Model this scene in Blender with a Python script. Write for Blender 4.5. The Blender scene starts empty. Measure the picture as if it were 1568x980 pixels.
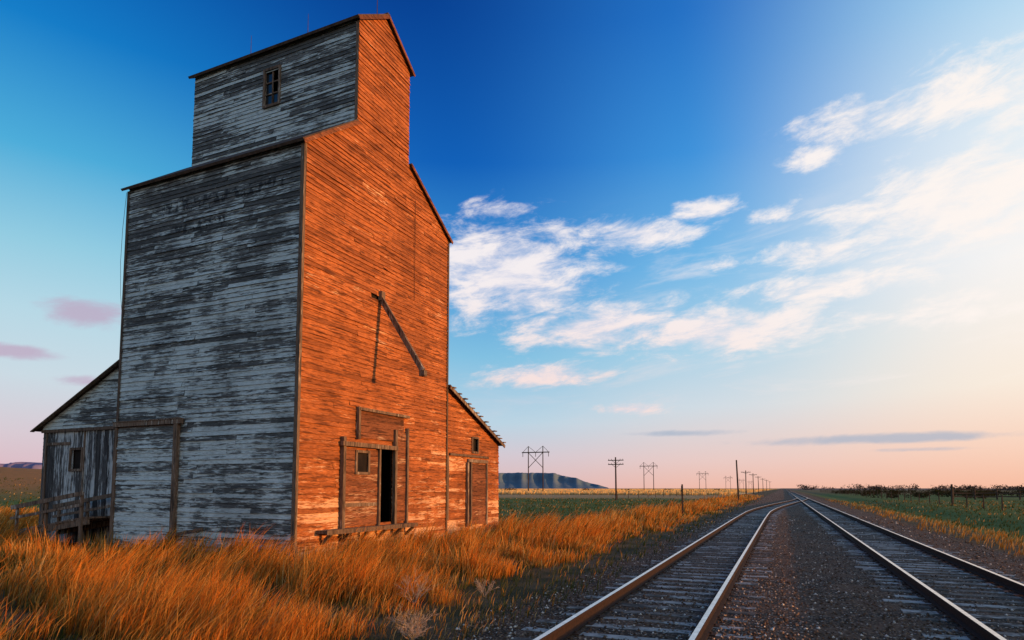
import bpy, math, random
import numpy as np
from mathutils import Vector, Matrix
random.seed(7); rng=np.random.default_rng(7)
R=math.radians
scn=bpy.context.scene
scn.view_settings.view_transform='Standard'; scn.view_settings.look='None'
scn.view_settings.exposure=0; scn.view_settings.gamma=1
col=scn.collection
def lin(r,g,b):
    f=lambda c:(c/255/12.92 if c/255<=.04045 else ((c/255+.055)/1.055)**2.4)
    return (f(r),f(g),f(b),1)
# ------------------------------------------------------------------ node helpers
class NT:
    def __init__(s,nt): s.nt=nt
    def n(s,t,**k):
        nd=s.nt.nodes.new(t)
        for a,v in k.items(): setattr(nd,a,v)
        return nd
    def put(s,sock,v):
        if isinstance(v,bpy.types.NodeSocket): s.nt.links.new(v,sock)
        elif v is not None: sock.default_value=v
    def m(s,op,a,b=None,c=None,clamp=False):
        nd=s.n('ShaderNodeMath',operation=op,use_clamp=clamp)
        for i,v in enumerate((a,b,c)): s.put(nd.inputs[i],v)
        return nd.outputs[0]
    def vm(s,op,a,b=None):
        nd=s.n('ShaderNodeVectorMath',operation=op)
        s.put(nd.inputs[0],a); s.put(nd.inputs[1],b)
        return nd.outputs['Value'] if op in('LENGTH','DOT_PRODUCT') else nd.outputs[0]
    def ss(s,v,a,b,lo=0.,hi=1.,t='SMOOTHSTEP'):
        nd=s.n('ShaderNodeMapRange',interpolation_type=t)
        s.put(nd.inputs['Value'],v)
        nd.inputs['From Min'].default_value=a; nd.inputs['From Max'].default_value=b
        nd.inputs['To Min'].default_value=lo; nd.inputs['To Max'].default_value=hi
        return nd.outputs[0]
    def mix(s,f,a,b,bt='MIX'):
        nd=s.n('ShaderNodeMix',data_type='RGBA',blend_type=bt,clamp_factor=True)
        s.put(nd.inputs[0],f); s.put(nd.inputs[6],a); s.put(nd.inputs[7],b)
        return nd.outputs[2]
    def noise(s,vec,scale,detail=4,rough=.55,out='Fac',dist=0):
        nd=s.n('ShaderNodeTexNoise'); s.put(nd.inputs['Vector'],vec)
        nd.inputs['Scale'].default_value=scale; nd.inputs['Detail'].default_value=detail
        nd.inputs['Roughness'].default_value=rough; nd.inputs['Distortion'].default_value=dist
        return nd.outputs[out]
    def ramp(s,f,stops):
        nd=s.n('ShaderNodeValToRGB'); cr=nd.color_ramp
        while len(cr.elements)<len(stops): cr.elements.new(.5)
        for e,(p,c) in zip(cr.elements,stops): e.position=p; e.color=c
        s.put(nd.inputs[0],f); return nd.outputs[0]
    def sep(s,v):
        nd=s.n('ShaderNodeSeparateXYZ'); s.put(nd.inputs[0],v); return nd.outputs
    def comb(s,x,y,z):
        nd=s.n('ShaderNodeCombineXYZ')
        for i,v in enumerate((x,y,z)): s.put(nd.inputs[i],v)
        return nd.outputs[0]
def material(name,rough=.85):
    m=bpy.data.materials.new(name); m.use_nodes=True
    t=NT(m.node_tree); p=m.node_tree.nodes['Principled BSDF']
    p.inputs['Roughness'].default_value=rough
    p.inputs['Specular IOR Level'].default_value=.2
    return m,t,p
def C(r,g,b): return (r,g,b,1)

# ------------------------------------------------------------------ wood materials
def wood_paint(name,bare1,bare2,paint,amount,zgrad=None,axis='h',soft=.13,dark=.75,letters=False,stain=0.):
    m,t,p=material(name,.85)
    pos=t.n('ShaderNodeTexCoord').outputs['Object']
    at=t.n('ShaderNodeAttribute',attribute_name='rnd').outputs['Fac']
    off=t.vm('ADD',pos,t.comb(t.m('MULTIPLY',at,37.),t.m('MULTIPLY',at,11.),0.))
    sc=(1.7,1.7,17.) if axis=='h' else (14.,14.,1.5)
    st=t.ss(t.noise(t.vm('MULTIPLY',off,sc),1.0,5,.70),.28,.72,t='LINEAR')
    sc2=(6,6,90.) if axis=='h' else (80.,80.,5.)
    fine=t.noise(t.vm('MULTIPLY',off,sc2),1.,2,.7)
    blot=t.ss(t.noise(pos,.5,4,.65),.3,.7,t='LINEAR')
    v=t.m('ADD',t.m('MULTIPLY',st,.44),t.m('MULTIPLY',blot,.25))
    v=t.m('ADD',v,t.m('MULTIPLY',fine,.28))
    v=t.m('ADD',v,t.m('MULTIPLY',at,.22))      # mean ~ .59
    x,y,z=t.sep(pos)
    if zgrad:
        for (a,b,lo,hi) in zgrad: v=t.m('ADD',v,t.ss(z,a,b,lo,hi))
    mask=t.ss(v,.58-amount-soft/2,.58-amount+soft/2)
    bare=t.mix(t.ss(fine,.3,.7),bare1,bare2)
    d2=t.noise(t.vm('MULTIPLY',off,(1.2,1.2,12.) if axis=='h' else (9.,9.,.9)),1.3,3,.65)
    bare=t.mix(t.ss(d2,.48,.66,0,dark),bare,tuple(c*.20 for c in bare1[:3])+(1,))
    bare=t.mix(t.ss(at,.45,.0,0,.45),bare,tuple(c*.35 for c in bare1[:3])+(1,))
    pc=t.mix(t.ss(fine,.3,.7),tuple(c*.6 for c in paint[:3])+(1,),paint)
    c=t.mix(mask,bare,pc)
    if stain:
        c=t.mix(t.ss(blot,.62,.25,0,stain),c,tuple(k*.45 for k in bare1[:3])+(1,))
    if letters:
        ln=t.noise(t.vm('MULTIPLY',pos,(6.5,6.5,3.5)),1.,1,.5)
        def band(zc,h,x0,x1):
            k=t.ss(t.m('ABSOLUTE',t.m('SUBTRACT',z,zc)),h+.02,h-.03)
            return t.m('MULTIPLY',k,t.m('MULTIPLY',t.ss(x,x0,x0+.1),t.ss(x,x1,x1-.1)))
        bm=t.m('MAXIMUM',band(9.45,.17,-5.2,-.6),band(8.78,.15,-4.9,-2.6))
        c=t.mix(t.m('MULTIPLY',bm,t.ss(ln,.50,.54,0,.75)),c,C(.02,.022,.025))
    t.put(p.inputs['Base Color'],c)
    b=t.n('ShaderNodeBump'); b.inputs['Strength'].default_value=.6; b.inputs['Distance'].default_value=.012
    t.put(b.inputs['Height'],fine)
    t.put(p.inputs['Normal'],b.outputs[0])
    return m
G1,G2,GP=C(.070,.074,.072),C(.20,.205,.195),C(.60,.69,.67)
ZG=[(7.4,9.6,0,-.11),(10.8,11.6,0,.10),(0,5,.04,0)]
M_gray=wood_paint('weathered_gray_siding',G1,G2,GP,-.03,ZG,dark=.6)
M_grayS=wood_paint('weathered_gray_siding_with_faded_lettering',G1,G2,GP,-.02,ZG,letters=True,stain=.30,dark=.6)
M_sunlit=wood_paint('weathered_sunset_tinted_siding',C(.24,.072,.022),C(.60,.195,.055),C(.78,.45,.25),-.25,[(0,4.8,.20,0)],dark=.8,stain=.32)  # weathered wood with the orange of the sunset light put into its colour
M_trim=wood_paint('weathered_trim',C(.10,.065,.045),C(.24,.16,.105),C(.5,.44,.36),-.18,None,'v')
M_vert=wood_paint('weathered_vertical_boards',C(.045,.045,.045),C(.14,.135,.13),C(.56,.60,.59),-.08,None,'v')
M_door=wood_paint('old_door_boards',C(.11,.040,.018),C(.30,.11,.048),C(.5,.3,.18),-.22,None,'h')
def simple(name,c1,c2,scale=8,rough=.9,metal=0,bump=.3):
    m,t,p=material(name,rough); p.inputs['Metallic'].default_value=metal
    pos=t.n('ShaderNodeTexCoord').outputs['Object']
    f=t.noise(pos,scale,4,.65); t.put(p.inputs['Base Color'],t.mix(t.ss(f,.3,.7),c1,c2))
    b=t.n('ShaderNodeBump'); b.inputs['Strength'].default_value=bump; b.inputs['Distance'].default_value=.01
    t.put(b.inputs['Height'],f); t.put(p.inputs['Normal'],b.outputs[0]); return m
M_dark=simple('interior_shade',C(.008,.006,.005),C(.02,.014,.011),3)  # near-black colour stands in for shade behind boards and openings
M_roof=simple('old_shingle_roof',C(.05,.035,.028),C(.12,.08,.06),6)
M_iron=simple('rusty_iron',C(.04,.024,.018),C(.09,.045,.028),12)
M_pole=simple('creosote_pole_wood',C(.03,.022,.018),C(.085,.06,.045),5)
M_glass,_t,_p=material('dusty_window_glass',.15); _p.inputs['Base Color'].default_value=C(.015,.02,.025); _p.inputs['Specular IOR Level'].default_value=.5

# ------------------------------------------------------------------ mesh builder
class MB:
    def __init__(s): s.v=[];s.f=[];s.r=[];s.mi=[]
    def poly(s,pts,r=.5,mi=0):
        i=len(s.v); s.v+= [tuple(p) for p in pts]; s.f.append(tuple(range(i,i+len(pts)))); s.r.append(r); s.mi.append(mi)
    def hexa(s,a,b,r=None,mi=0):
        r=random.random() if r is None else r
        i=len(s.v); s.v+=[tuple(p) for p in a]+[tuple(p) for p in b]
        for q in((3,2,1,0),(4,5,6,7),(0,1,5,4),(1,2,6,5),(2,3,7,6),(3,0,4,7)):
            s.f.append(tuple(i+k for k in q)); s.r.append(r); s.mi.append(mi)
    def box(s,lo,hi,r=None,mi=0):
        x0,y0,z0=lo;x1,y1,z1=hi
        s.hexa([(x0,y0,z0),(x1,y0,z0),(x1,y1,z0),(x0,y1,z0)],[(x0,y0,z1),(x1,y0,z1),(x1,y1,z1),(x0,y1,z1)],r,mi)
    def beam(s,p0,p1,w,h,r=None,mi=0,up=(0,0,1)):
        p0=Vector(p0);p1=Vector(p1);d=(p1-p0).normalized();u=Vector(up)
        if abs(d.dot(u))>.95:u=Vector((1,0,0))
        a=d.cross(u).normalized()*w/2;b=a.cross(d).normalized()*h/2
        ring=lambda p:[p-a-b,p+a-b,p+a+b,p-a+b]
        s.hexa(ring(p0),ring(p1),r,mi)
    def tube(s,p0,p1,r0,r1,n=8,mi=0):
        p0=Vector(p0);p1=Vector(p1);d=(p1-p0).normalized();u=Vector((0,0,1))
        if abs(d.dot(u))>.95:u=Vector((1,0,0))
        a=d.cross(u).normalized();b=a.cross(d).normalized()
        i=len(s.v)
        for p,rr in((p0,r0),(p1,r1)):
            for k in range(n):
                t=2*math.pi*k/n; s.v.append(tuple(p+(a*math.cos(t)+b*math.sin(t))*rr))
        for k in range(n):
            k2=(k+1)%n; s.f.append((i+k,i+k2,i+n+k2,i+n+k)); s.r.append(.5); s.mi.append(mi)
        s.f.append(tuple(i+n+k for k in range(n))); s.r.append(.5); s.mi.append(mi)
    def obj(s,name,mats,parent=None):
        me=bpy.data.meshes.new(name); me.from_pydata(s.v,[],s.f)
        if not isinstance(mats,(list,tuple)): mats=[mats]
        for m in mats: me.materials.append(m)
        me.polygons.foreach_set('material_index',s.mi)
        a=me.attributes.new('rnd','FLOAT','FACE'); a.data.foreach_set('value',s.r)
        me.update()
        o=bpy.data.objects.new(name,me); col.objects.link(o)
        if parent: o.parent=parent
        return o
def empty(name,loc=(0,0,0),rz=0):
    o=bpy.data.objects.new(name,None); col.objects.link(o); o.location=loc; o.rotation_euler=(0,0,rz)
    o.empty_display_size=.5; return o

# ------------------------------------------------------------------ siding generator
def siding(mb,P,ext,z0,z1,holes=(),rh=.125,missing=.003,crooked=1.5):
    nrow=int(math.ceil((z1-z0)/rh))
    for k in range(nrow):
        zb=z0+k*rh; zt=min(zb+rh+.012,z1)
        if zt-zb<.02: continue
        zm=(zb+min(zb+rh,z1))/2
        e0=ext(zb);e1=ext(min(zb+rh,z1)); S0=min(e0[0],e1[0]);S1=max(e0[1],e1[1])
        spans=[(S0,S1)]
        for (a,b,za,zc) in holes:
            if za<zm<zc:
                ns=[]
                for (p,q) in spans:
                    if b<=p or a>=q: ns.append((p,q)); continue
                    if a>p: ns.append((p,a))
                    if b<q: ns.append((b,q))
                spans=ns
        for (p,q) in spans:
            s=p
            while s<q-.01:
                L=random.uniform(1.2,4.2); e=min(s+L,q)
                if q-e<.5: e=q
                if random.random()<missing and s>p+.2:
                    e=min(e,s+random.uniform(.25,.7)); s=e; continue
                rr=random.random(); g=.0035
                nseg=max(1,int((e-s)/.6)); tilt=random.gauss(0,.0045)*crooked; ph=random.random()*6
                lift=random.uniform(.016,.034)+(.014 if random.random()<.08 else 0)
                chip=.022 if random.random()<.12 else 0
                prev=None
                for j in range(nseg+1):
                    ss=s+g+(e-s-2*g)*j/nseg
                    dz=tilt*(j/nseg-.5)*2+.0022*crooked*math.sin(ph+j*1.7)+ (chip*max(0,math.sin(ph+j*2.3)))
                    dn=.003*math.sin(ph*2+j*2.1)
                    def cl(zz):
                        a,b=ext(min(max(zz,z0),z1)); return min(max(ss,a),b)
                    pb=P(cl(zb),zb+dz,lift+dn); pt=P(cl(zt),zt,.003); pi=P(cl(zb),zb+dz,0)
                    if prev:
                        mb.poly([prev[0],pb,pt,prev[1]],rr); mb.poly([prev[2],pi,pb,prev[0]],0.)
                    prev=(pb,pt,pi)
                s=e
def vboards(mb,P,s0,s1,z0,ztop,w=.2,holes=()):
    s=s0
    while s<s1-.02:
        e=min(s+w*random.uniform(.85,1.15),s1); n=random.uniform(.012,.03); mid=(s+e)/2
        za0=z0-random.uniform(0,.06)
        hs=[h for h in holes if h[0]<mid<h[1]]
        rr=random.random()
        def put(za,zb_s,zb_e):
            mb.hexa([P(s+.006,za,0),P(e-.006,za,0),P(e-.006,za,n),P(s+.006,za,n)],
                    [P(s+.006,zb_s,0),P(e-.006,zb_e,0),P(e-.006,zb_e,n),P(s+.006,zb_s,n)],rr)
        if hs:
            h=hs[0]; put(za0,h[2],h[2]); put(h[3],ztop(s),ztop(e))
        else: put(za0,ztop(s),ztop(e))
        s=e

# ------------------------------------------------------------------ grain elevator
GZ=-.15
D,W=7.25,6.61
EL=10.4; CU0,CU1=2.06,4.68; SH=11.97; CE=15.1; PK=16.03; CM=(CU0+CU1)/2
ge=empty('grain_elevator',(-10.9,12.47,0),R(-1.5))
PE=lambda s,z,n:(n,s,z)
PS=lambda s,z,n:(-s,-n,z)
PN=lambda s,z,n:(-s,D+n,z)
PW=lambda s,z,n:(-W-n,s,z)
def ext_gable(z):
    if z<=EL: return (0,D)
    if z<=SH:
        f=(z-EL)/(SH-EL); return (CU0*f, D+(CU1-D)*f)
    if z<=CE: return (CU0,CU1)
    f=(z-CE)/(PK-CE); return (CU0+(CM-CU0)*f, CU1+(CM-CU1)*f)
door_hole=(3.32,4.0,.55,2.72)
b=MB(); siding(b,PE,ext_gable,GZ,PK,[door_hole],missing=.004,crooked=1.8); b.obj('east_gable_siding',M_sunlit,ge)
b=MB(); siding(b,PW,ext_gable,GZ,PK); b.obj('west_gable_siding',M_gray,ge)
b=MB(); siding(b,PS,lambda z:(0,W),GZ,EL,missing=.004); b.obj('south_wall_siding',M_grayS,ge)
b=MB(); siding(b,PN,lambda z:(0,W),GZ,EL); b.obj('north_wall_siding',M_gray,ge)
win=(2.95,3.5,13.3,14.4)
PCS=lambda s,z,n:(-s,CU0-n,z); PCN=lambda s,z,n:(-s,CU1+n,z)
b=MB(); siding(b,PCS,lambda z:(0,W),SH-.1,CE,[win],missing=.005); siding(b,PCN,lambda z:(0,W),SH-.1,CE); b.obj('cupola_side_siding',M_gray,ge)
b=MB(); i=.05
def sheet(P,ext,z0,z1,holes):
    zs=sorted(set([z0,z1]+[h[2] for h in holes]+[h[3] for h in holes]+[EL,SH,CE] )); zs=[z for z in zs if z0<=z<=z1]
    for a,c in zip(zs[:-1],zs[1:]):
        if c-a<1e-4: continue
        m_=(a+c)/2; hh=[h for h in holes if h[2]<m_<h[3]]
        ea=ext(a+1e-4); ec=ext(c-1e-4)
        if hh:
            h=hh[0]
            b.poly([P(ea[0],a,-i),P(h[0],a,-i),P(h[0],c,-i),P(ec[0],c,-i)])
            b.poly([P(h[1],a,-i),P(ea[1],a,-i),P(ec[1],c,-i),P(h[1],c,-i)])
        else: b.poly([P(ea[0],a,-i),P(ea[1],a,-i),P(ec[1],c,-i),P(ec[0],c,-i)])
def eg2(z):
    a,c=ext_gable(z); return (a+.06,c-.06) if c-a>.2 else (a,c)
sheet(PE,eg2,GZ,PK-.05,[door_hole]); sheet(PW,eg2,GZ,PK-.05,[])
sheet(PS,lambda z:(.06,W-.06),GZ,EL,[]); sheet(PN,lambda z:(.06,W-.06),GZ,EL,[])
sheet(PCS,lambda z:(.06,W-.06),SH-.2,CE,[win]); sheet(PCN,lambda z:(.06,W-.06),SH-.2,CE,[])
b.box((-1.6,2.2,.3),(-1.5,5,3.2)); b.box((-1.5,2.2,.42),(-.06,5,.52)); b.box((-1.5,2.2,3.1),(-.06,5,3.2))  # dark box added behind the doorway so the sun leaves it black
b.box((-1.5,2.1,.3),(-.06,2.2,3.2)); b.box((-1.5,5,.3),(-.06,5.1,3.2))
b.obj('sheathing_and_dark_door_box',M_dark,ge)
b=MB()
def slab(b,s0,z0,s1,z1,x0,x1,t=.07):
    d=Vector((s1-s0,z1-z0)).normalized(); n=Vector((-d.y,d.x))
    if n.y<0:n=-n
    n*=t
    b.hexa([(x0,s0,z0),(x1,s0,z0),(x1,s0+n.x,z0+n.y),(x0,s0+n.x,z0+n.y)],[(x0,s1,z1),(x1,s1,z1),(x1,s1+n.x,z1+n.y),(x0,s1+n.x,z1+n.y)])
sl=(SH-EL)/CU0; sr=(SH-EL)/(D-CU1); sc=(PK-CE)/(CM-CU0)
o=.14
slab(b,-o,EL-o*sl,CU0-.03,SH-.03*sl,-W-o,.1)
slab(b,D+o,EL-o*sr,CU1+.03,SH-.03*sr,-W-o,.1)
slab(b,CU0-o,CE-o*sc,CM,PK,-W-o,.1); slab(b,CU1+o,CE-o*sc,CM+.002,PK+.001,-W-o,.1)
b.beam((-W-o,CM,PK+.07),(.1,CM,PK+.07),.14,.04)
b.obj('roof',M_roof,ge)
b=MB()
def rake(s0,z0,s1,z1,x=.105): b.beam((x+.012,s0,z0-.02),(x+.012,s1,z1-.02),.025,.10,up=(0,0,1))
rake(-o,EL-o*sl,CU0-.05,SH-.05*sl); rake(D+o,EL-o*sr,CU1+.05,SH-.05*sr)
rake(CU0-o,CE-o*sc,CM,PK); rake(CU1+o,CE-o*sc,CM,PK)
b.obj('rake_trim',M_door,ge)
b=MB()
b.box((-.07,-.048,GZ),(.034,-.038,EL-.1)); b.box((.038,-.048,GZ),(.047,.04,EL-.1))
b.box((-.06,CU0-.048,SH-.1),(.038,CU0-.040,CE-.1)); b.box((.038,D-.05,GZ),(.046,D+.03,EL-.1))
b.box((-W-.03,-.048,GZ),(-W+.06,-.040,EL-.1))
b.obj('corner_boards',M_trim,ge)
b=MB(); a0,a1,w0,w1=win; y=CU0-.045
for (p,q,r_,s_) in((a0-.07,a0,w0-.07,w1+.07),(a1,a1+.07,w0-.07,w1+.07),(a0,a1,w1,w1+.08),(a0-.02,a1+.02,w0-.08,w0)):
    b.box((-q,y-.02,r_),(-p,CU0+.02,s_))
b.box((-(a0+a1)/2-.02,CU0-.012,w0),(-(a0+a1)/2+.02,CU0+.02,w1))
for k in(1,2): b.box((-a1,CU0-.010,w0+k*(w1-w0)/3-.018),(-a0,CU0+.018,w0+k*(w1-w0)/3+.018))
b.obj('cupola_window_frame',M_trim,ge)
b=MB(); b.box((-a1,CU0+.025,w0),(-a0-.28,CU0+.03,w1)); b.box((-a0-.27,CU0+.025,w0),(-a0,CU0+.03,w0+.35)); b.obj('cupola_window_glass',M_glass,ge)
b=MB()
for lx in(-.35,-3.1,-5.6): b.tube((lx,CM,PK+.05),(lx,CM,PK+1.1),.014,.006,6)
b.obj('lightning_rods',M_iron,ge)
b=MB()
pts=[Vector((-W-.10,-.02,10.3)),Vector((-W-.20,-.02,9.2)),Vector((-W-.22,-.02,8.2)),Vector((-W-.14,-.02,7.2)),Vector((-W-.04,-.02,6.6))]
for p,q in zip(pts[:-1],pts[1:]): b.tube(p,q,.006,.006,5)
b.tube((.045,5.05,10.9),(.05,5.05,7.6),.008,.008,5)
b.obj('ground_cable',M_iron,ge)
b=MB()
z=.58
while z<2.68:
    h=random.uniform(.15,.2); n=random.uniform(.05,.065)
    z2=min(z+h,2.7)
    if z2>2.05 and z<2.58:
        b.box((.03,1.72,z),(n,2.26,z2-.008)); b.box((.03,2.74,z),(n,3.22,z2-.008))
    else: b.box((.03,1.72,z),(n,3.22,z2-.008))
    z=z2
z=.6
while z<3.3:
    h=random.uniform(.16,.2); z2=min(z+h,3.3); b.box((.03,4.14,z),(random.uniform(.05,.062),4.66,z2-.008)); z=z2
z=3.0
while z<3.75:
    z2=z+.17; b.box((.03,2.35,z),(random.uniform(.045,.058),4.55,z2-.008)); z=z2
b.obj('door_leaves',M_door,ge)
b=MB()
b.box((.03,1.60,.3),(.14,1.71,2.98)); b.box((.03,3.23,.5),(.12,3.31,2.8)); b.box((.03,4.01,.45),(.13,4.12,3.35))
b.box((.03,4.67,.5),(.12,4.75,3.45)); b.box((.03,2.25,2.95),(.12,2.34,3.85))
b.box((.066,1.55,2.73),(.17,4.1,2.85)); b.box((.06,2.3,3.76),(.14,4.75,3.84)); b.box((.066,1.72,1.1),(.085,3.2,1.2))
b.box((.03,2.18,1.98),(.095,2.82,2.05)); b.box((.03,2.18,2.58),(.095,2.82,2.65)); b.box((.03,2.18,2.05),(.095,2.26,2.58)); b.box((.03,2.74,2.05),(.095,2.82,2.58))
b.box((.01,.75,.46),(.34,4.9,.54)); b.box((.345,.75,.43),(.37,4.9,.55))
for s in(.95,1.7,2.5,3.3,4.1,4.75): b.beam((.32,s,.44),(.04,s,GZ+.35),.08,.08)
b.obj('door_frames_and_sill',M_trim,ge)
b=MB(); b.box((.032,2.26,2.05),(.04,2.74,2.58)); b.obj('door_hatch_shade_panel',M_dark,ge)  # solid near-black panel, painted in for the shade inside the hatch
b=MB(); b.beam((.03,3.29,7.2),(1.5,3.29,4.92),.10,.14); b.box((0,3.2,7.1),(.12,3.38,7.38)); b.box((1.42,3.22,4.76),(1.6,3.36,4.92)); b.beam((.03,3.22,7.3),(.9,3.25,5.98),.03,.05); b.obj('loading_spout_beam',M_trim,ge)
b=MB()
siding(b,lambda s,z,n:(-s,-n-.05,z),lambda z:(4.2,6.5),-.05,3.3,missing=0)
b.obj('sliding_door_siding',M_gray,ge)
b=MB(); b.box((-6.55,-.05,-.1),(-4.15,-.034,3.32)); b.box((-4.16,-.14,-.12),(-4.02,-.034,3.5)); b.box((-6.62,-.15,3.33),(-3.9,-.036,3.45)); b.box((-6.62,-.17,3.45),(-3.9,-.034,3.48)); b.box((-6.62,-.1,-.12),(-6.5,-.034,3.32))
b.beam((-4.2,-.1,.35),(-3.0,-.07,.55),.04,.07)
b.obj('sliding_door_frame',M_trim,ge)
# ---- right (north) annex
A1=11.56; zt0,zt1=5.13,3.39; sA=(zt0-zt1)/(A1-D)
def extN(z):
    return (D+.04, A1 if z<=zt1 else D+.04+(A1-D-.04)*max(0,(zt0-z)/(zt0-zt1)))
awin=(9.25,9.68,2.98,3.46)
b=MB(); siding(b,lambda s,z,n:(n-.06,s,z),extN,GZ,zt0-.02,[awin],missing=.01,crooked=2.4)
b.obj('annex_east_siding',M_sunlit,ge)
b=MB(); siding(b,lambda s,z,n:(-s,A1+n,z),lambda z:(.06,6.),GZ,zt1); siding(b,lambda s,z,n:(-6.-n,s,z),extN,GZ,zt0-.02)
b.obj('annex_other_siding',M_gray,ge)
b=MB()
b.poly([(-.12,D,GZ),(-.12,A1-.05,GZ),(-.12,A1-.05,zt1-.05),(-.12,D,zt0-.05)]); b.poly([(-.12,A1-.05,GZ),(-5.9,A1-.05,GZ),(-5.9,A1-.05,zt1-.05),(-.12,A1-.05,zt1-.05)])
b.obj('annex_sheathing',M_dark,ge)
b=MB()
b.box((-.055,awin[0]-.06,2.92),(0,awin[0],3.52)); b.box((-.055,awin[1],2.92),(0,awin[1]+.06,3.52)); b.box((-.055,awin[0],3.46),(0,awin[1],3.53)); b.box((-.055,awin[0],2.90),(.01,awin[1],2.97))
for s in(8.75,9.0,10.3): b.box((-.035,s,.2),(.05,s+.10,2.55))
b.box((-.035,8.85,2.56),(.06,10.4,2.68)); b.box((-.035,7.5,2.75),(.03,10.5,2.83)); b.box((-.035,7.35,.5),(.01,7.43,2.75))
b.obj('annex_door_frame',M_trim,ge)
b=MB()
z=.25
while z<2.5:
    b.box((-.035,9.11,z),(random.uniform(-.005,.012),10.29,z+.165)); z+=.172
b.obj('annex_door',M_door,ge)
b=MB(); slab(b,A1+.25,zt1-.25*sA+.04,D+.03,zt0+.03,-6.2,.12,.05)
b.obj('annex_roof',M_roof,ge)
b=MB()
for k in range(13):
    s=D+.3+k*.345+random.uniform(-.05,.05); z=zt0-(s-D)*sA+.10+random.uniform(-.02,.02)
    b.box((-.2,s-.09,z),(.14+random.uniform(0,.12),s+.12,z+.035))
b.beam((.135,D+.02,zt0-.02),(.135,A1+.22,zt1-.25*sA-.0),.03,.11)
b.obj('annex_roof_boards',M_trim,ge)
# ---- left (west) annex
LW0,LW1=W,11.78; lt0,lt1=6.07,3.61
def ztopL(s): return lt0+(lt1-lt0)*(s-LW0)/(LW1-LW0)
PL=lambda s,z,n:(-s,1.-n,z)
lw=(9.7,10.22,2.22,2.82)
b=MB(); vboards(b,PL,LW0,LW1,GZ,lambda s:3.5,.19,[lw]); b.obj('shed_vertical_boards',M_vert,ge)
b=MB(); siding(b,lambda s,z,n:(-s,.96-n,z),lambda z:(LW0+.03,LW1 if z<lt1 else LW1-(z-lt1)/(lt0-lt1)*(LW1-LW0)),3.5,lt0-.03,missing=.01); b.obj('shed_gable_siding',M_gray,ge)
b=MB(); siding(b,lambda s,z,n:(-LW1-n,s,z),lambda z:(1.,6.),GZ,lt1-.03); siding(b,lambda s,z,n:(-s,6+n,z),lambda z:(LW0+.03,LW1 if z<lt1 else LW1-(z-lt1)/(lt0-lt1)*(LW1-LW0)),GZ,lt0-.03)
siding(b,lambda s,z,n:(-s,2.-n,z),lambda z:(LW1+.03,12.5),GZ,2.6); siding(b,lambda s,z,n:(-12.5-n,s,z),lambda z:(2.,5.),GZ,2.6)
b.obj('shed_other_siding',M_gray,ge)
b=MB(); b.poly([(-LW0,1.04,GZ),(-LW1+.04,1.04,GZ),(-LW1+.04,1.04,lt1-.04),(-LW0,1.04,lt0-.04)]); b.obj('shed_sheathing',M_dark,ge)
b=MB()
def slabx(x0,z0,x1,z1,y0,y1,t): b.hexa([(x0,y0,z0),(x0,y1,z0),(x0,y1,z0+t),(x0,y0,z0+t)],[(x1,y0,z1),(x1,y1,z1),(x1,y1,z1+t),(x1,y0,z1+t)])
sL=(lt0-lt1)/(LW1-LW0)
slabx(-LW1-.3,lt1-.3*sL+.02,-LW0-.03,lt0+.02,.8,6.2,.07); slabx(-12.75,2.45,-LW1-.03,2.85,1.85,5.2,.06)
b.obj('shed_roof',M_roof,ge)
b=MB()
b.box((-LW1,.91,3.42),(-LW0-.03,.935,3.52))
b.box((-lw[1]-.08,.93,lw[2]-.08),(-lw[1],1.,lw[3]+.08)); b.box((-lw[0],.93,lw[2]-.08),(-lw[0]+.08,1.,lw[3]+.08)); b.box((-lw[1],.935,lw[3]),(-lw[0],1.,lw[3]+.08)); b.box((-lw[1],.935,lw[2]-.08),(-lw[0],1.,lw[2]))
b.box((-9.62,.94,.6),(-9.56,.968,3.41)); b.box((-11.6,.94,GZ),(-11.5,.968,3.41)); b.box((-11.5,.945,3.0),(-10.32,.967,3.09))
b.beam((-LW1-.28,.78,lt1-.3*sL),(-LW0-.03,.78,lt0),.03,.12,up=(0,1,0))
b.obj('shed_trim',M_trim,ge)
# ramp
ramp=empty('wooden_ramp',(-10.9,12.47,0),R(-1.5)); b=MB()
n=19
for k in range(n):
    w=7.1+k*.17; z=.80-(w-7.1)*.14
    b.box((-w-.16,-.45+random.uniform(-.03,.03),z-.05),(-w,.88,z+random.uniform(-.008,.008)))
for y in(-.4,.8):
    b.beam((-7.1,y,.70),(-10.4,y,.24),.08,.22)
    for w in(7.3,8.9,10.3):
        z=.80-(w-7.1)*.14; b.box((-w-.05,y-.1,GZ),(-w+.05,y-.045,z+.72))
    b.beam((-7.2,y-.13,1.46),(-10.5,y-.13,1.02),.045,.12); b.beam((-7.2,y-.13,1.14),(-10.5,y-.13,.7),.045,.08)
b.obj('ramp_boards',M_trim,ramp)

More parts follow.
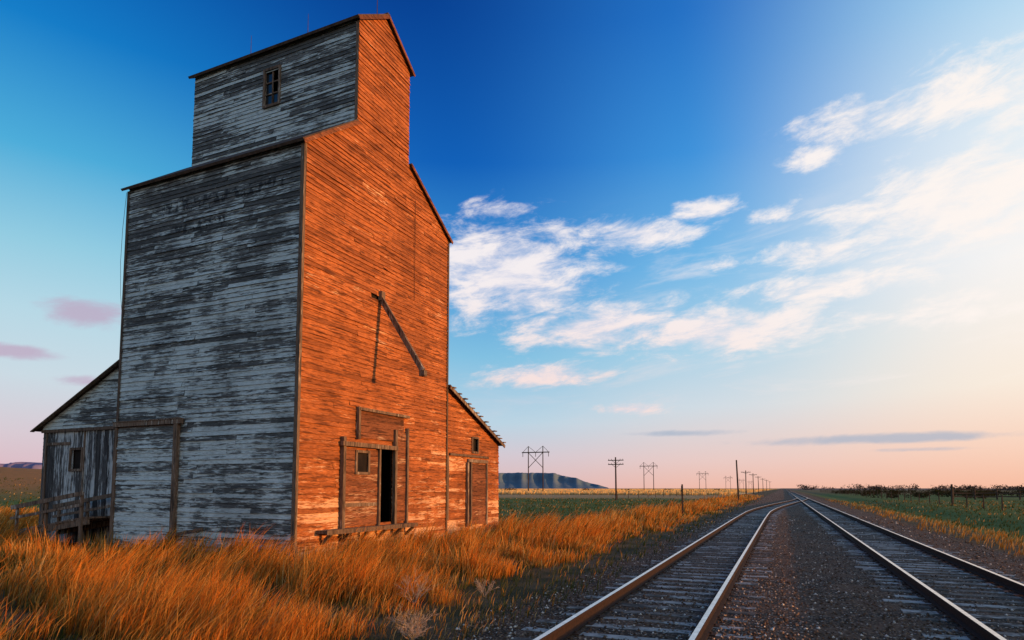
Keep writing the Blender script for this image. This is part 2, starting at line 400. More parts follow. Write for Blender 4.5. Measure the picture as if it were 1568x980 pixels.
# ------------------------------------------------------------------ numpy mesh helper
def npmesh(name,V,F,mat,colr=None,smooth=False,parent=None):
    me=bpy.data.meshes.new(name); k=F.shape[1]
    me.vertices.add(len(V)); me.vertices.foreach_set('co',V.astype(np.float32).ravel())
    me.loops.add(F.size); me.loops.foreach_set('vertex_index',F.astype(np.int32).ravel())
    me.polygons.add(len(F)); me.polygons.foreach_set('loop_start',np.arange(0,F.size,k,dtype=np.int32))
    me.materials.append(mat)
    if smooth: me.polygons.foreach_set('use_smooth',np.ones(len(F),bool))
    if colr is not None:
        a=me.attributes.new('tint','FLOAT_COLOR','POINT')
        a.data.foreach_set('color',np.c_[colr,np.ones(len(colr))].astype(np.float32).ravel())
    me.update(calc_edges=True); me.validate()
    ob=bpy.data.objects.new(name,me); col.objects.link(ob)
    if parent: ob.parent=parent
    return ob
def pn(x,y,s,seed=0):
    r=np.random.default_rng(seed); o=0; a=1; tot=0
    for k in range(5):
        th=r.uniform(0,6.28,3); ph=r.uniform(0,6.28,3)
        for j in range(3): o=o+a*np.sin((x*np.cos(th[j])+y*np.sin(th[j]))*s*(1.7**k)*6.28+ph[j])
        tot+=a*1.7; a*=.65
    return o/tot
# ------------------------------------------------------------------ ground
def gz(x,y):
    z=GZ+5.4*np.exp(-(((x+125)/42)**2+((y-62)/48)**2))
    off=np.clip((np.abs(x-.6)-6)/8,0,1)*np.clip(1.5-np.hypot(x,y)/200,0,1)
    z=z+off*.07*pn(x,y,.06,3)
    z=z-0.25*np.exp(-((x-9.5)/2.2)**2)*(y>-50)
    return z
def axis(n,mx,k):
    t=np.linspace(-1,1,n); return np.sinh(t*k)/np.sinh(k)*mx
ax=axis(420,15000,9.2); ay=axis(420,15000,9.2)
X,Y=np.meshgrid(ax,ay); V=np.c_[X.ravel(),Y.ravel(),gz(X,Y).ravel()]
n=len(ax); I=np.arange(n*(n)).reshape(n,n)
F=np.stack([I[:-1,:-1],I[:-1,1:],I[1:,1:],I[1:,:-1]],-1).reshape(-1,4)
m,t,p=material('ground_soil_gravel_pasture',.95)
pos=t.n('ShaderNodeNewGeometry').outputs['Position']; sx,sy,sz=t.sep(pos)
nb=t.noise(pos,.06,3); nm=t.noise(pos,.9,4,.6); nf=t.noise(pos,14,3,.7)
vo=t.n('ShaderNodeTexVoronoi'); t.put(vo.inputs['Vector'],pos); vo.inputs['Scale'].default_value=26
vr=t.sep(vo.outputs['Color'])[0]
grav=t.mix(vr,C(.08,.048,.031),C(.31,.205,.14)); grav=t.mix(t.ss(vr,.86,.92),grav,C(.66,.55,.44)); grav=t.mix(t.ss(vo.outputs['Distance'],.25,.6),grav,C(.035,.022,.014)); grav=t.mix(t.ss(nm,.42,.62,0,.5),grav,C(.17,.085,.046))
soil=t.mix(t.ss(nm,.4,.62),C(.035,.036,.014),C(.13,.085,.04)); soil=t.mix(t.ss(nf,.45,.65,0,.6),soil,C(.05,.06,.018))
green=t.mix(t.ss(nm,.35,.65),C(.045,.115,.012),C(.09,.16,.024)); green=t.mix(t.ss(nb,.5,.62,0,.5),green,C(.17,.15,.045)); green=t.mix(t.ss(nf,.35,.7,0,.5),green,C(.025,.05,.01))
xd=t.m('ADD',sx,t.m('MULTIPLY',t.m('SUBTRACT',nm,.5),2.2))
yd=t.m('ADD',sy,t.m('MULTIPLY',t.m('SUBTRACT',nb,.5),50))
brown=t.mix(nm,C(.48,.28,.12),C(.26,.20,.08)); gold=t.mix(nb,C(.95,.60,.22),C(.80,.48,.17))
lf=t.mix(t.ss(yd,95,125),green,brown); lf=t.mix(t.ss(yd,160,200),lf,gold); lf=t.mix(t.ss(yd,2800,3400),lf,C(.45,.30,.24))
rf=t.mix(t.ss(yd,170,300,0,.7),green,C(.13,.085,.045)); rf=t.mix(t.ss(yd,600,900),rf,C(.14,.10,.08))
base=t.mix(t.ss(sx,0,1),lf,rf)
near=t.m('MULTIPLY',t.ss(xd,-12.5,-9.5),t.m('SUBTRACT',1.,t.ss(xd,6.5,8.5)))
nearl=t.m('MAXIMUM',near,t.m('MULTIPLY',t.m('SUBTRACT',1.,t.ss(sy,22,28)),t.m('SUBTRACT',1.,t.ss(sx,-2,2))))
c=t.mix(nearl,base,soil)
c=t.mix(t.m('MULTIPLY',t.ss(sx,-60,-90),t.m('SUBTRACT',1.,t.ss(sy,110,160))),c,t.mix(nm,C(.4,.17,.05),C(.16,.12,.04)))
bal=t.m('MULTIPLY',t.ss(xd,-4.1,-3.4),t.m('SUBTRACT',1.,t.ss(xd,5.2,6.0)))
c=t.mix(bal,c,grav)
t.put(p.inputs['Base Color'],c)
bb=t.n('ShaderNodeBump'); bb.inputs['Strength'].default_value=.8; bb.inputs['Distance'].default_value=.03
t.put(bb.inputs['Height'],t.m('MULTIPLY',vo.outputs['Distance'],-.9)); t.put(p.inputs['Normal'],bb.outputs[0])
npmesh('ground',V,F,m,smooth=True)

# ------------------------------------------------------------------ tint material
def tintmat(name,trans=.3):
    m,t,p=material(name)
    a=t.n('ShaderNodeAttribute',attribute_name='tint').outputs['Color']
    o=m.node_tree.nodes['Material Output']
    d=t.n('ShaderNodeBsdfDiffuse'); t.put(d.inputs[0],a)
    if trans:
        tr=t.n('ShaderNodeBsdfTranslucent'); t.put(tr.inputs[0],a); mx=t.n('ShaderNodeMixShader'); mx.inputs[0].default_value=trans
        t.put(mx.inputs[1],d.outputs[0]); t.put(mx.inputs[2],tr.outputs[0]); t.put(o.inputs[0],mx.outputs[0])
    else: t.put(o.inputs[0],d.outputs[0])
    m.node_tree.nodes.remove(p)
    return m
# ------------------------------------------------------------------ grass
M_grass=tintmat('dry_grass_blades',.35)
def blades(name,bx,by,h,w,colr,lean,wind=(.9,.35)):
    n=len(bx); bz=gz(bx,by)-.01
    ang=rng.uniform(0,6.283,n); wx=np.cos(ang)*w/2; wy=np.sin(ang)*w/2
    la=rng.uniform(0,6.283,n); lr=np.abs(rng.normal(0,.26,n))
    dx=(wind[0]*lean+np.cos(la)*lr)*h; dy=(wind[1]*lean+np.sin(la)*lr)*h
    ts=[0,.5,1.]; ws=[.9,1.,0]
    V=[];Cc=[]
    for t_,w_ in zip(ts,ws):
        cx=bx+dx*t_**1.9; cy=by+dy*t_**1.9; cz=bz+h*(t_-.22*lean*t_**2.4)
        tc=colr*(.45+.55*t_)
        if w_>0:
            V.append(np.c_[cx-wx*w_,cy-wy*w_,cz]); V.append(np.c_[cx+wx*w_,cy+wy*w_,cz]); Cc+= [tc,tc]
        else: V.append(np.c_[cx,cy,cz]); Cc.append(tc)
    V=np.stack(V,1); Cc=np.stack(Cc,1)
    base=np.arange(n)[:,None]*5
    T=np.array([[0,1,3],[0,3,2],[2,3,4]])
    F=(base[:,:,None]+T[None]).reshape(-1,3)
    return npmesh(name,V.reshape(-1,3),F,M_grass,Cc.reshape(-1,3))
def inbuild(x,y,mg=.08):
    a=R(1.5); X=x+10.9; Y=y-12.47; lx=X*math.cos(a)-Y*math.sin(a); ly=X*math.sin(a)+Y*math.cos(a)
    return ((lx>-W-mg)&(lx<mg+.0)&(ly>-mg)&(ly<A1+mg)) | ((lx>-12.6)&(lx<-W)&(ly>.95)&(ly<6.2)) | ((lx>-10.5)&(lx<-7)&(ly>-.5)&(ly<1))
def pal(n,kind):
    P={'gold':[(.88,.45,.11),(.74,.33,.065),(.92,.60,.24),(.58,.25,.045),(.42,.28,.08)],
       'red':[(.96,.32,.04),(.85,.24,.03),(.96,.46,.10)],
       'green':[(.085,.12,.025),(.14,.15,.04),(.06,.085,.02),(.24,.17,.05)]}[kind]
    P=np.array(P); return P[rng.integers(0,len(P),n)]*rng.uniform(.75,1.04,(n,1))
nt_=18500; per=19
r=5.5*np.exp(rng.uniform(0,1,nt_)**.95*math.log(160/5.5)); az=np.radians(rng.uniform(-68,6,nt_)); tx=r*np.sin(az); ty=r*np.cos(az)
edge=-4.7+.6*pn(tx,ty,.11,5)
ok=(tx<edge)&~inbuild(tx,ty)&((ty<27)|(tx>-9.5+.6*pn(tx,ty,.05,6)))&(tx>-60)
tx,ty,r,edge=tx[ok],ty[ok],r[ok],edge[ok]
patch=pn(tx,ty,.10,11); patch2=pn(tx,ty,.34,12)
keep=rng.random(len(tx))<np.clip(.55+1.5*patch2+.25*(r>22),.05,1); tx,ty,r,patch,patch2,edge=[a[keep] for a in(tx,ty,r,patch,patch2,edge)]
hh=np.clip(.46+.16*patch+.36*patch2+rng.normal(0,.09,len(tx)),.12,.95)*np.clip((edge-tx)/2.4+.40,.40,1.)
n=len(tx); sp=.06+.005*r
bx=np.repeat(tx,per)+rng.normal(0,1,n*per)*np.repeat(sp,per); by=np.repeat(ty,per)+rng.normal(0,1,n*per)*np.repeat(sp,per)
h=np.repeat(hh,per)*rng.uniform(.5,1.3,n*per); w=np.maximum(.006,.00085*np.repeat(r,per))*rng.uniform(.7,1.3,n*per)
kind=np.repeat(patch2*.9+.2*patch+rng.normal(0,.22,n)+.14*(r<16),per)
cg=pal(n*per,'gold'); cr_=pal(n*per,'red'); cn=pal(n*per,'green')
cl=np.where((kind>.14)[:,None],cr_,cg); cl=np.where(((kind<-.22)|(rng.random(n*per)<.10))[:,None],cn,cl)
g=np.where(kind<-.22,.55,1.); h=h*g
o2=~inbuild(bx,by)
lean=np.repeat(np.clip(.36+.3*patch+rng.normal(0,.15,n),-.2,.9),per)
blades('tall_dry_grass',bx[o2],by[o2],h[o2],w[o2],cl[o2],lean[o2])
nt_=75000; r=5.*np.exp(rng.uniform(0,1,nt_)*math.log(110/5)); az=np.radians(rng.uniform(-66,42,nt_)); bx=r*np.sin(az); by=r*np.cos(az)
edge=-3.3+.6*pn(bx,by,.15,8)
ok=((bx<edge)&(rng.random(nt_)<np.where(bx>-5,.6,1.)))|((bx>5.6+.6*pn(bx,by,.1,9)))
ok&=~inbuild(bx,by); bx,by,r=bx[ok],by[ok],r[ok]; n=len(bx)
q=pn(bx,by,.12,21)+rng.normal(0,.3,n)
cl=np.where((q>.45)[:,None],pal(n,'gold'),pal(n,'green')); vg=(bx>5)&(bx<8.2); cl[vg]=pal(vg.sum(),'gold')*.8
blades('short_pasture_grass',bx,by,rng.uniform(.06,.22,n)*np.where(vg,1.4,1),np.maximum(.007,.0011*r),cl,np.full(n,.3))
n=34000; by=165*np.exp(rng.uniform(0,1,n)*math.log(1500/165)); bx=-12-rng.uniform(0,1,n)*by*.75
strip=(np.sin(by*.02+bx*.002)>-.75); bx,by=bx[strip],by[strip]; n=len(bx)
blades('ripe_wheat_field',bx,by,rng.uniform(.6,1.05,n),.0034*by*rng.uniform(.8,1.5,n),np.array([(.96,.66,.26),(.94,.54,.18),(.85,.55,.24)])[rng.integers(0,3,n)],np.full(n,.2))

# ------------------------------------------------------------------ gravel stones
nt_=52000; r=4.2*np.exp(rng.uniform(0,1,nt_)*math.log(45/4.2)); az=np.radians(rng.uniform(-45,50,nt_)); sxx=r*np.sin(az); syy=r*np.cos(az)
ok=(sxx>-3.9+.4*pn(sxx,syy,.2,2))&(sxx<5.6)
for xc in(-2.44,-.94,2.08,3.58): ok&=np.abs(sxx-xc)>.09
for xc in(-1.69,2.83): ok&=~((np.abs(sxx-xc)<.72)&(rng.random(nt_)<.3))
sxx,syy,r=sxx[ok],syy[ok],r[ok]; n=len(sxx)
S=np.maximum(rng.uniform(.008,.028,n),.0011*r*rng.uniform(.6,1.2,n))
O=np.array([[1,0,0],[-1,0,0],[0,1,0],[0,-1,0],[0,0,1],[0,0,-1]],float)
T=np.array([[0,2,4],[2,1,4],[1,3,4],[3,0,4],[2,0,5],[1,2,5],[3,1,5],[0,3,5]])
ang=rng.uniform(0,6.28,n); ca,sa=np.cos(ang),np.sin(ang)
P=O[None]*rng.uniform(.55,1.3,(n,6,3))*S[:,None,None]+rng.normal(0,.15,(n,6,3))*S[:,None,None]; P[:,:,2]*=.8
x=P[:,:,0]*ca[:,None]-P[:,:,1]*sa[:,None]; y=P[:,:,0]*sa[:,None]+P[:,:,1]*ca[:,None]
P=np.stack([x+sxx[:,None],y+syy[:,None],P[:,:,2]+GZ+.006],-1)
F=(np.arange(n)[:,None,None]*6+T[None]).reshape(-1,3)
gc=np.array([(.10,.062,.040),(.19,.12,.08),(.32,.22,.155),(.15,.078,.046),(.68,.58,.48)])[rng.choice(5,n,p=[.32,.3,.18,.12,.08])]*rng.uniform(.7,1.2,(n,1))
npmesh('gravel',P.reshape(-1,3),F,tintmat('ballast_stones',0),np.repeat(gc,6,0))

# ------------------------------------------------------------------ railway tracks
M_rust=simple('rail_rust',C(.014,.008,.006),C(.034,.016,.011),25)
M_rtop=simple('worn_rail_top',C(.42,.40,.40),C(.70,.68,.68),9,.22,.92,.03)
M_tie=wood_paint('weathered_sleeper',C(.075,.060,.048),C(.25,.205,.168),C(.46,.42,.37),-.06,None,'h',dark=.6)
def sm(t): t=min(max(t,0),1); return t*t*(3-2*t)
def track(path_x,y0,y1,dz,step,ysl):
    e=empty('railway_track',(0,0,0))
    prof=[(-.07,0),(-.07,.014),(-.012,.03),(-.010,.105),(-.036,.118),(-.036,.143),(-.030,.150),(.030,.150),(.036,.143),(.036,.118),(.010,.105),(.012,.03),(.07,.014),(.07,0)]
    b=MB(); ys=[]; y=y0
    while y<y1: ys.append(y); y+=step(y)
    ys.append(y1)
    for off in(-.752,.752):
        prev=None
        for y in ys:
            ring=[(path_x(y)+off+q[0],y,-.13+dz+q[1]) for q in prof]
            if prev:
                for k in range(len(prof)-1):
                    b.poly([prev[k],ring[k],ring[k+1],prev[k+1]],.5,1 if k==6 else 0)
            else: b.poly(ring,.5,0)
            prev=ring
    b.obj('rails',[M_rust,M_rtop],e)
    b=MB(); y=y0+.2
    while y<ysl:
        a=random.gauss(0,.028); L=1.3+random.uniform(-.1,.1); xc=path_x(y)+random.gauss(0,.06); hw=random.uniform(.09,.12)
        ca,sa=math.cos(a),math.sin(a); z1=-.131+dz-random.uniform(0,.012); ti=random.gauss(0,.004)
        def q(u,v,z): return (xc+u*ca-v*sa,y+u*sa+v*ca,z+ti*u)
        rr=random.random(); ns=5
        prev=None
        for k in range(ns+1):
            u=-L+2*L*k/ns; w1=hw*random.uniform(.85,1.04)
            sec=[q(u,-w1,GZ-.1),q(u,w1,GZ-.1),q(u,w1,z1-.01),q(u,w1-.014,z1),q(u,-w1+.014,z1),q(u,-w1,z1-.01)]
            if prev:
                for j in range(6): b.poly([prev[j],sec[j],sec[(j+1)%6],prev[(j+1)%6]],rr)
            if k in(0,ns): b.poly(sec,rr)
            prev=sec
        for off in(-.752,.752):
            b.box((path_x(y)+off-.14,y-.09,z1-.004),(path_x(y)+off+.14,y+.09,-.1285+dz+.0),.5,1)
            for sg in(-1,1): b.box((path_x(y)+off+sg*.085-.012,y-.04,-.129+dz),(path_x(y)+off+sg*.085+.012,y-.012,-.108+dz),.5,1)
        y+=.52+random.gauss(0,.03)
    b.obj('sleepers',[M_tie,M_iron],e)
track(lambda y:-1.69+4.50*sm((y-42)/78),-3,121,-.004,lambda y:3. if y>38 else 10.,118)
track(lambda y:2.83,-3,3000,0,lambda y:20. if y<100 else 200.,260)

# ------------------------------------------------------------------ poles
def hframe(x,y,H=18.):
    e=empty('transmission_h_frame',(x,y,GZ)); b=MB()
    for s in(-3,3): b.tube((s,0,-.2),(s,0,H),.24,.17,8)
    b.beam((-5.6,.27,H-2.4),(5.6,.27,H-2.4),.22,.36); b.beam((-5.6,-.27,H-2.4),(5.6,-.27,H-2.4),.22,.36)
    b.beam((-3,.3,H-2.6),(3,.3,H-8.5),.16,.2); b.beam((3,-.3,H-2.6),(-3,-.3,H-8.5),.16,.2)
    for s in(-5.3,0,5.3):
        b.tube((s,0,H-4.1),(s,0,H-2.5),.11,.11,6)
    b.beam((-3,0,H),(-5.4,0,H-2.4),.12,.12); b.beam((3,0,H),(5.4,0,H-2.4),.12,.12); b.beam((-3,0,H),(0,0,H-2.4),.12,.12); b.beam((3,0,H),(0,0,H-2.4),.12,.12)
    b.obj('poles_and_crossarms',M_pole,e)
hp=[(-88,234),(-77.5,407),(-71,642),(-67,900),(-66,1180),(-66,1500)]
for x,y in hp: hframe(x,y)
def upole(x,y,H,arms,r=.14):
    e=empty('utility_pole',(x,y,GZ)); e.rotation_euler=(random.gauss(0,.012),random.gauss(0,.015),0); b=MB(); b.tube((0,0,-.3),(0,0,H),r,r*.7,8)
    for k in range(arms):
        z=H-.45-k*.6; b.beam((-1.15,r*.9,z),(1.15,r*.9,z),.09,.12)
        for s in(-1.05,-.65,.65,1.05): b.tube((s,r*.9,z+.05),(s,r*.9,z+.22),.035,.03,6)
        b.beam((-.6,r*1.2,z-.02),(0,r*1.1,z-.5),.03,.05); b.beam((.6,r*1.2,z-.02),(0,r*1.1,z-.5),.03,.05)
    b.obj('pole_and_arms',M_pole,e)
upole(-22.6,93.5,6.3,2); upole(-5.2,86,5.3,0,.12)
for (x,y,H,a) in((-8.6,172,6.2,1),(-8.6,215,6.4,1),(-8.6,262,6.4,1),(-8.6,320,6.4,1),(-8.6,390,6.6,1),(-8.6,480,6.6,1)): upole(x,y,H,a)
e=empty('marker_post',(-5.9,42,GZ)); b=MB(); b.tube((0,0,-.2),(0,0,2.0),.06,.05,8); b.box((-.06,-.075,1.55),(.06,-.055,1.9)); b.obj('post',M_pole,e)
e=empty('marker_post',(17.2,85,GZ)); b=MB(); b.tube((0,0,-.2),(0,0,2.2),.13,.1,8); b.beam((-.35,.12,1.8),(.35,.12,1.8),.05,.09); b.obj('post',M_pole,e)
def fence(x0,y0,x1,y1,step,H=1.25,wires=4):
    b=MB(); L=math.hypot(x1-x0,y1-y0); n=int(L/step)
    for k in range(n+1):
        t=k/n; x=x0+(x1-x0)*t+random.gauss(0,.06); y=y0+(y1-y0)*t; z=float(gz(np.array([x]),np.array([y]))[0])
        b.tube((x,y,z-.2),(x+random.gauss(0,.04),y+random.gauss(0,.04),z+H*random.uniform(.9,1.1)),.06,.05,6)
    for k in range(wires):
        z=GZ+.3+k*.28; b.beam((x0,y0,z),(x1,y1,z),.008,.008)
    b.obj('wire_fence',M_pole)
fence(15.5,55,15.5,330,5.5); fence(-24,100,-14,420,7)
b=MB()
for k in range(30):
    x=24+k*3.; y=118+2.5*math.sin(k*.4); b.tube((x,y,GZ-.2),(x,y,GZ+1.7),.12,.1,6)
    if k<29:
        y2=118+2.5*math.sin((k+1)*.4)
        for z in(.5,1.0,1.5): b.beam((x,y,GZ+z),(x+3,y2,GZ+z+random.gauss(0,.04)),.05,.16)
b.obj('corral_fence',M_pole)

# ------------------------------------------------------------------ shrubs
def shrubs(name,specs,leaf,cols,dens):
    Vs=[];Cs=[]
    for (x,y,rx,rz) in specs:
        n=int(dens*rx*rz)
        nb=max(3,int(rx*2)); cx=rng.normal(0,rx*.5,(nb,)); cy=rng.normal(0,rx*.4,nb); cz=rng.uniform(.25,.75,nb)*rz; cr=rng.uniform(.3,.55,nb)*rz
        k=rng.integers(0,nb,n); d=rng.normal(0,1,(n,3)); d/=np.linalg.norm(d,axis=1)[:,None]; rr=cr[k]*rng.uniform(.5,1.1,n)
        c=np.c_[x+cx[k]+d[:,0]*rr*1.3,y+cy[k]+d[:,1]*rr*1.3,np.maximum(GZ+.05,GZ+cz[k]+d[:,2]*rr)]
        a=rng.normal(0,1,(n,3))*leaf; bb_=rng.normal(0,1,(n,3))*leaf
        Vs.append(np.stack([c,c+a,c+bb_],1).reshape(-1,3)); Cs.append(np.repeat(np.array(cols)[rng.integers(0,len(cols),n)]*rng.uniform(.6,1.2,(n,1)),3,0))
    V=np.concatenate(Vs);Cc=np.concatenate(Cs); F=np.arange(len(V)).reshape(-1,3)
    npmesh(name,V,F,M_leaf,Cc)
M_leaf=tintmat('shrub_leaves',.2)
dk=[(.035,.028,.014),(.045,.04,.018),(.028,.038,.012),(.055,.04,.020)]
sp=[(x,rng.uniform(130,250),rng.uniform(1.5,4),rng.uniform(.8,1.8)) for x in rng.uniform(14,190,190)]
shrubs('shrub_row',sp,.15,dk,90)
sp=[(x,rng.uniform(700,900),rng.uniform(6,14),rng.uniform(3,6)) for x in rng.uniform(20,900,110)]
shrubs('distant_tree_line',sp,.7,[(.05,.045,.045),(.07,.055,.05)],5)
sp=[(rng.uniform(-190,-24),rng.uniform(330,420),rng.uniform(1.5,5),rng.uniform(1.0,1.8)) for _ in range(14)]
shrubs('distant_hedge',sp,.2,dk,50)
# ------------------------------------------------------------------ dry weeds
M_twig=simple('dry_twig',C(.30,.2,.14),C(.5,.4,.3),20)
def weed(x,y,H,n=26,spread=1.):
    e=empty('dry_weed',(x,y,GZ)); b=MB()
    def br(p,d,L,r,dep):
        q=p+d*L; b.tube(p,q,r,r*.6,4)
        if dep>0:
            for _ in range(3):
                nd=(d+Vector((random.gauss(0,.5),random.gauss(0,.5),random.gauss(.1,.35)))).normalized(); br(p+(q-p)*random.uniform(.4,1),nd,L*random.uniform(.5,.75),r*.6,dep-1)
    for _ in range(n):
        a=random.uniform(0,6.28); d=Vector((math.cos(a)*spread*.7,math.sin(a)*spread*.7,random.uniform(.3,1))).normalized(); br(Vector((0,0,0)),d,H*.4*random.uniform(.7,1.1),.0045,3)
    b.obj('stems',M_twig,e)
weed(-4.3,7.1,.5,16,1.2); weed(-4.0,6.6,.35,14,1.3); weed(-5.2,8.6,.6,10,.6); weed(-4.5,9.6,.5,9,.7)

# ------------------------------------------------------------------ mesas
def ridge(name,x0,y0,x1,y1,prof,depth,c1,c2):
    d=Vector((x1-x0,y1-y0,0)); L=d.length; d.normalize(); nrm=Vector((d.y,-d.x,0))
    if nrm.dot(Vector((-x0,-y0,0)))<0: nrm=-nrm
    ts=np.linspace(0,1,90); pt=np.array([q[0] for q in prof]); ph=np.array([q[1] for q in prof])
    V=[];lv=[(0,0),(.35,.32),(.55,.62),(.6,.9),(.68,1.),(1.4,1.0),(2.2,0)]
    for t in ts:
        H=np.interp(t,pt,ph); wv=1+.18*math.sin(t*37)+.12*math.sin(t*91+1)
        for a,hh_ in lv:
            P=Vector((x0,y0,0))+d*L*t-nrm*depth*a*(wv if 0<a<1 else 1); V.append((P.x,P.y,GZ-1+H*hh_+ (random.uniform(-.02,.02)*H if hh_>0 else 0)))
    k=len(lv); F=[[i*k+j,i*k+j+1,(i+1)*k+j+1,(i+1)*k+j] for i in range(len(ts)-1) for j in range(k-1)]
    npmesh(name,np.array(V),np.array(F),simple(name+'_hazed_rock',c1,c2,.012,.95,0,.1),smooth=False)
def wp(Fw,Rt): return (-.3859*Fw+.9225*Rt, .9225*Fw+.3859*Rt)
a=wp(4200,-420); c_=wp(4200,640)
ridge('mesa_hill',a[0],a[1],c_[0],c_[1],[(0,60),(.1,95),(.35,108),(.66,106),(.72,88),(.8,72),(.86,48),(.93,30),(1,8)],260,C(.08,.14,.19),C(.12,.17,.21))  # blue distance haze is put into the rock colours
a=wp(4200,-4200); c_=wp(4200,-2750)
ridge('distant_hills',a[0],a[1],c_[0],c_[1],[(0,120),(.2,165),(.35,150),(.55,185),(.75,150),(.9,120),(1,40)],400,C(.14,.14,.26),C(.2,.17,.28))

# ------------------------------------------------------------------ sun + sky
SUN_AZ=R(81.5); SUN_EL=R(5.0)
sv=Vector((math.sin(SUN_AZ)*math.cos(SUN_EL),math.cos(SUN_AZ)*math.cos(SUN_EL),math.sin(SUN_EL)))
sd=bpy.data.lights.new('sun','SUN'); sd.energy=5.0; sd.angle=R(.6); sd.color=(1.,.45,.13)
so=bpy.data.objects.new('sun',sd); col.objects.link(so); so.rotation_euler=(-sv).to_track_quat('-Z','Y').to_euler(); so.location=(60,10,30)
wd=bpy.data.worlds.new('World'); scn.world=wd; wd.use_nodes=True; t=NT(wd.node_tree)
try: wd.cycles.sampling_method='MANUAL'; wd.cycles.sample_map_resolution=256
except Exception: pass
bg=wd.node_tree.nodes['Background']
dirv=t.vm('NORMALIZE',t.n('ShaderNodeTexCoord').outputs['Generated'])
dx,dy,dz=t.sep(dirv)
zz=t.m('MAXIMUM',dz,0.)
mid=t.ramp(zz,[(0,lin(228,188,186)),(.05,lin(216,204,214)),(.10,lin(190,216,232)),(.2,lin(132,196,230)),(.32,lin(62,152,220)),(.46,lin(14,98,188)),(.62,lin(3,66,150)),(.9,lin(2,50,120))])
lft=t.ramp(zz,[(0,lin(226,182,192)),(.07,lin(220,206,216)),(.14,lin(206,222,232)),(.22,lin(186,220,234)),(.30,lin(150,208,230)),(.40,lin(78,176,222)),(.52,lin(18,130,206)),(.62,lin(2,100,188)),(.9,lin(2,60,130))])
md2=t.ramp(zz,[(0,lin(244,190,172)),(.04,lin(238,206,200)),(.12,lin(214,224,232)),(.2,lin(180,216,236)),(.32,lin(122,190,236)),(.46,lin(64,150,224)),(.60,lin(36,116,202)),(.9,lin(6,60,140))])
rgt=t.ramp(zz,[(0,lin(252,192,164)),(.05,lin(254,214,192)),(.13,lin(255,240,224)),(.28,lin(253,250,248)),(.42,lin(232,243,250)),(.55,lin(176,218,245)),(.66,lin(132,194,236)),(.9,lin(30,90,170))])
f1=t.ss(dx,-.42,-.82); f2=t.ss(dx,-.42,-.06); f3=t.ss(dx,-.12,.30)
sky=t.mix(f1,mid,lft); sky=t.mix(f2,sky,md2); sky=t.mix(f3,sky,rgt)
ns=t.n('ShaderNodeTexSky',sky_type='NISHITA'); ns.sun_disc=False; ns.sun_elevation=SUN_EL; ns.sun_rotation=SUN_AZ
nis=t.mix(1.,ns.outputs[0],C(.06,.06,.06),'MULTIPLY')
sky=t.mix(.05,sky,nis)
azd=t.m('MULTIPLY',t.m('ARCTAN2',dx,dy),57.2958); eld=t.m('MULTIPLY',t.m('ARCSINE',dz),57.2958)
ae=t.comb(azd,eld,0.)
def blobset(bl):
    out=None
    for (a,e_,ra,re,am) in bl:
        dd=t.vm('LENGTH',t.vm('MULTIPLY',t.vm('SUBTRACT',ae,(a,e_,0)),(1/ra,1/re,0)))
        g=t.ss(dd,1.7,0.,0.,am); out=g if out is None else t.m('MAXIMUM',out,g)
    return out
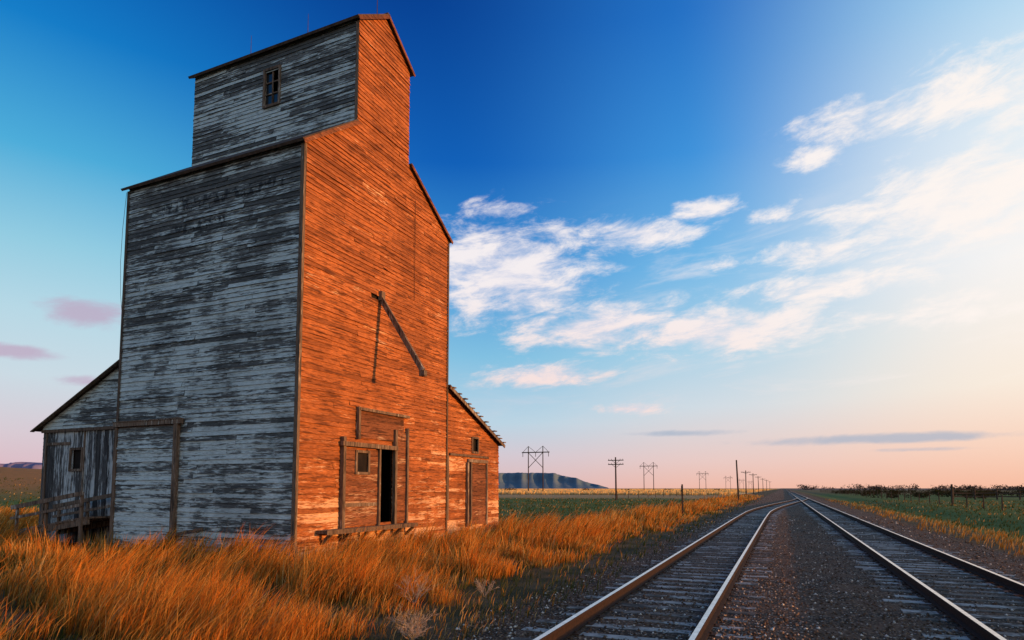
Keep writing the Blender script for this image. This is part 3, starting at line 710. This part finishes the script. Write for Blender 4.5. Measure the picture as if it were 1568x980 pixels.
# slanted streak domain: clouds climb gently to the right
sl_e=t.m('SUBTRACT',eld,t.m('MULTIPLY',azd,.10))
ndom=t.vm('MULTIPLY',t.comb(azd,sl_e,0.),(.20,.56,1)); cn1=t.noise(ndom,1.,7,.66,dist=.3)
nz=t.m('MULTIPLY',t.m('SUBTRACT',cn1,.5),2.6)
white=blobset([(-23,18.6,8.5,5.2,1.25),(-24,23.6,4,1.3,1.),(-11.8,21.5,6.6,1.6,1.15),(-5.6,22.8,3.6,1.1,1.),(-15,14.2,11,2.5,1.15),(-4,13.3,10,2.6,1.2),(4,15.8,8.5,1.5,1.1),(-20,10.0,7,1.5,1.1),(-12,6.9,4,.7,1.),(-4,18.6,4,1.,.8),
   (7.2,27.2,6,2.,1.05),(3.,25.6,3.5,1.1,1.),(13.,20.2,11,3.8,1.2),(16.,27.2,8,3.,1.1),(3.6,18.6,5.5,1.6,1.05),(10,13,10,1.8,.85),(1,21.8,4,1.,.85),(60,22,25,7,.9)])
wm=t.ss(t.m('ADD',white,nz),.36,1.25); wm=t.m('MULTIPLY',wm,t.m('MULTIPLY',t.ss(white,.02,.4),.95))
wisp=t.m('MULTIPLY',t.ss(t.noise(t.vm('MULTIPLY',t.comb(azd,sl_e,0.),(.07,.36,1)),1.,6,.62,dist=.4),.50,.74,0,.5),t.m('MULTIPLY',t.ss(azd,-34,-8),t.m('MULTIPLY',t.ss(eld,4,8),t.ss(eld,25,18))))
wm=t.m('MAXIMUM',wm,wisp)
cc=t.mix(t.ss(dz,.08,.35),lin(250,222,216),lin(250,242,242)); cc=t.mix(t.ss(cn1,.60,.42,0,.45),cc,lin(200,206,230)); cc=t.mix(t.ss(dx,-.3,.3),cc,lin(255,246,240))
sky=t.mix(wm,sky,cc)
dark=blobset([(6.5,3.8,10,.5,1.2),(9,2.9,6,.25,.8),(-8,4.7,6,.35,.9),(-56.4,12.9,3.6,1.2,1.1),(-60.8,9.6,3,.6,1.15),(-56,7.9,2.8,.5,.85)])
dm=t.ss(t.m('ADD',dark,t.m('MULTIPLY',nz,.6)),.35,1.1); dm=t.m('MULTIPLY',dm,t.m('MULTIPLY',t.ss(dark,.02,.3),.7))
sky=t.mix(dm,sky,t.mix(t.ss(dx,-.6,-.3),lin(190,160,188),lin(160,178,200)))
sky=t.mix(t.ss(dz,0.,-.03),sky,C(.12,.09,.06))
t.put(bg.inputs[0],sky); bg.inputs[1].default_value=1.
# ------------------------------------------------------------------ camera
cd=bpy.data.cameras.new('camera'); cam=bpy.data.objects.new('camera',cd); col.objects.link(cam)
cam.location=(0,0,1.6); cam.rotation_euler=(R(94.6),0,R(22.7))
cd.sensor_width=36; cd.sensor_fit='HORIZONTAL'; cd.lens=22.73; cd.shift_y=.1135; cd.clip_start=.1; cd.clip_end=40000
scn.camera=cam
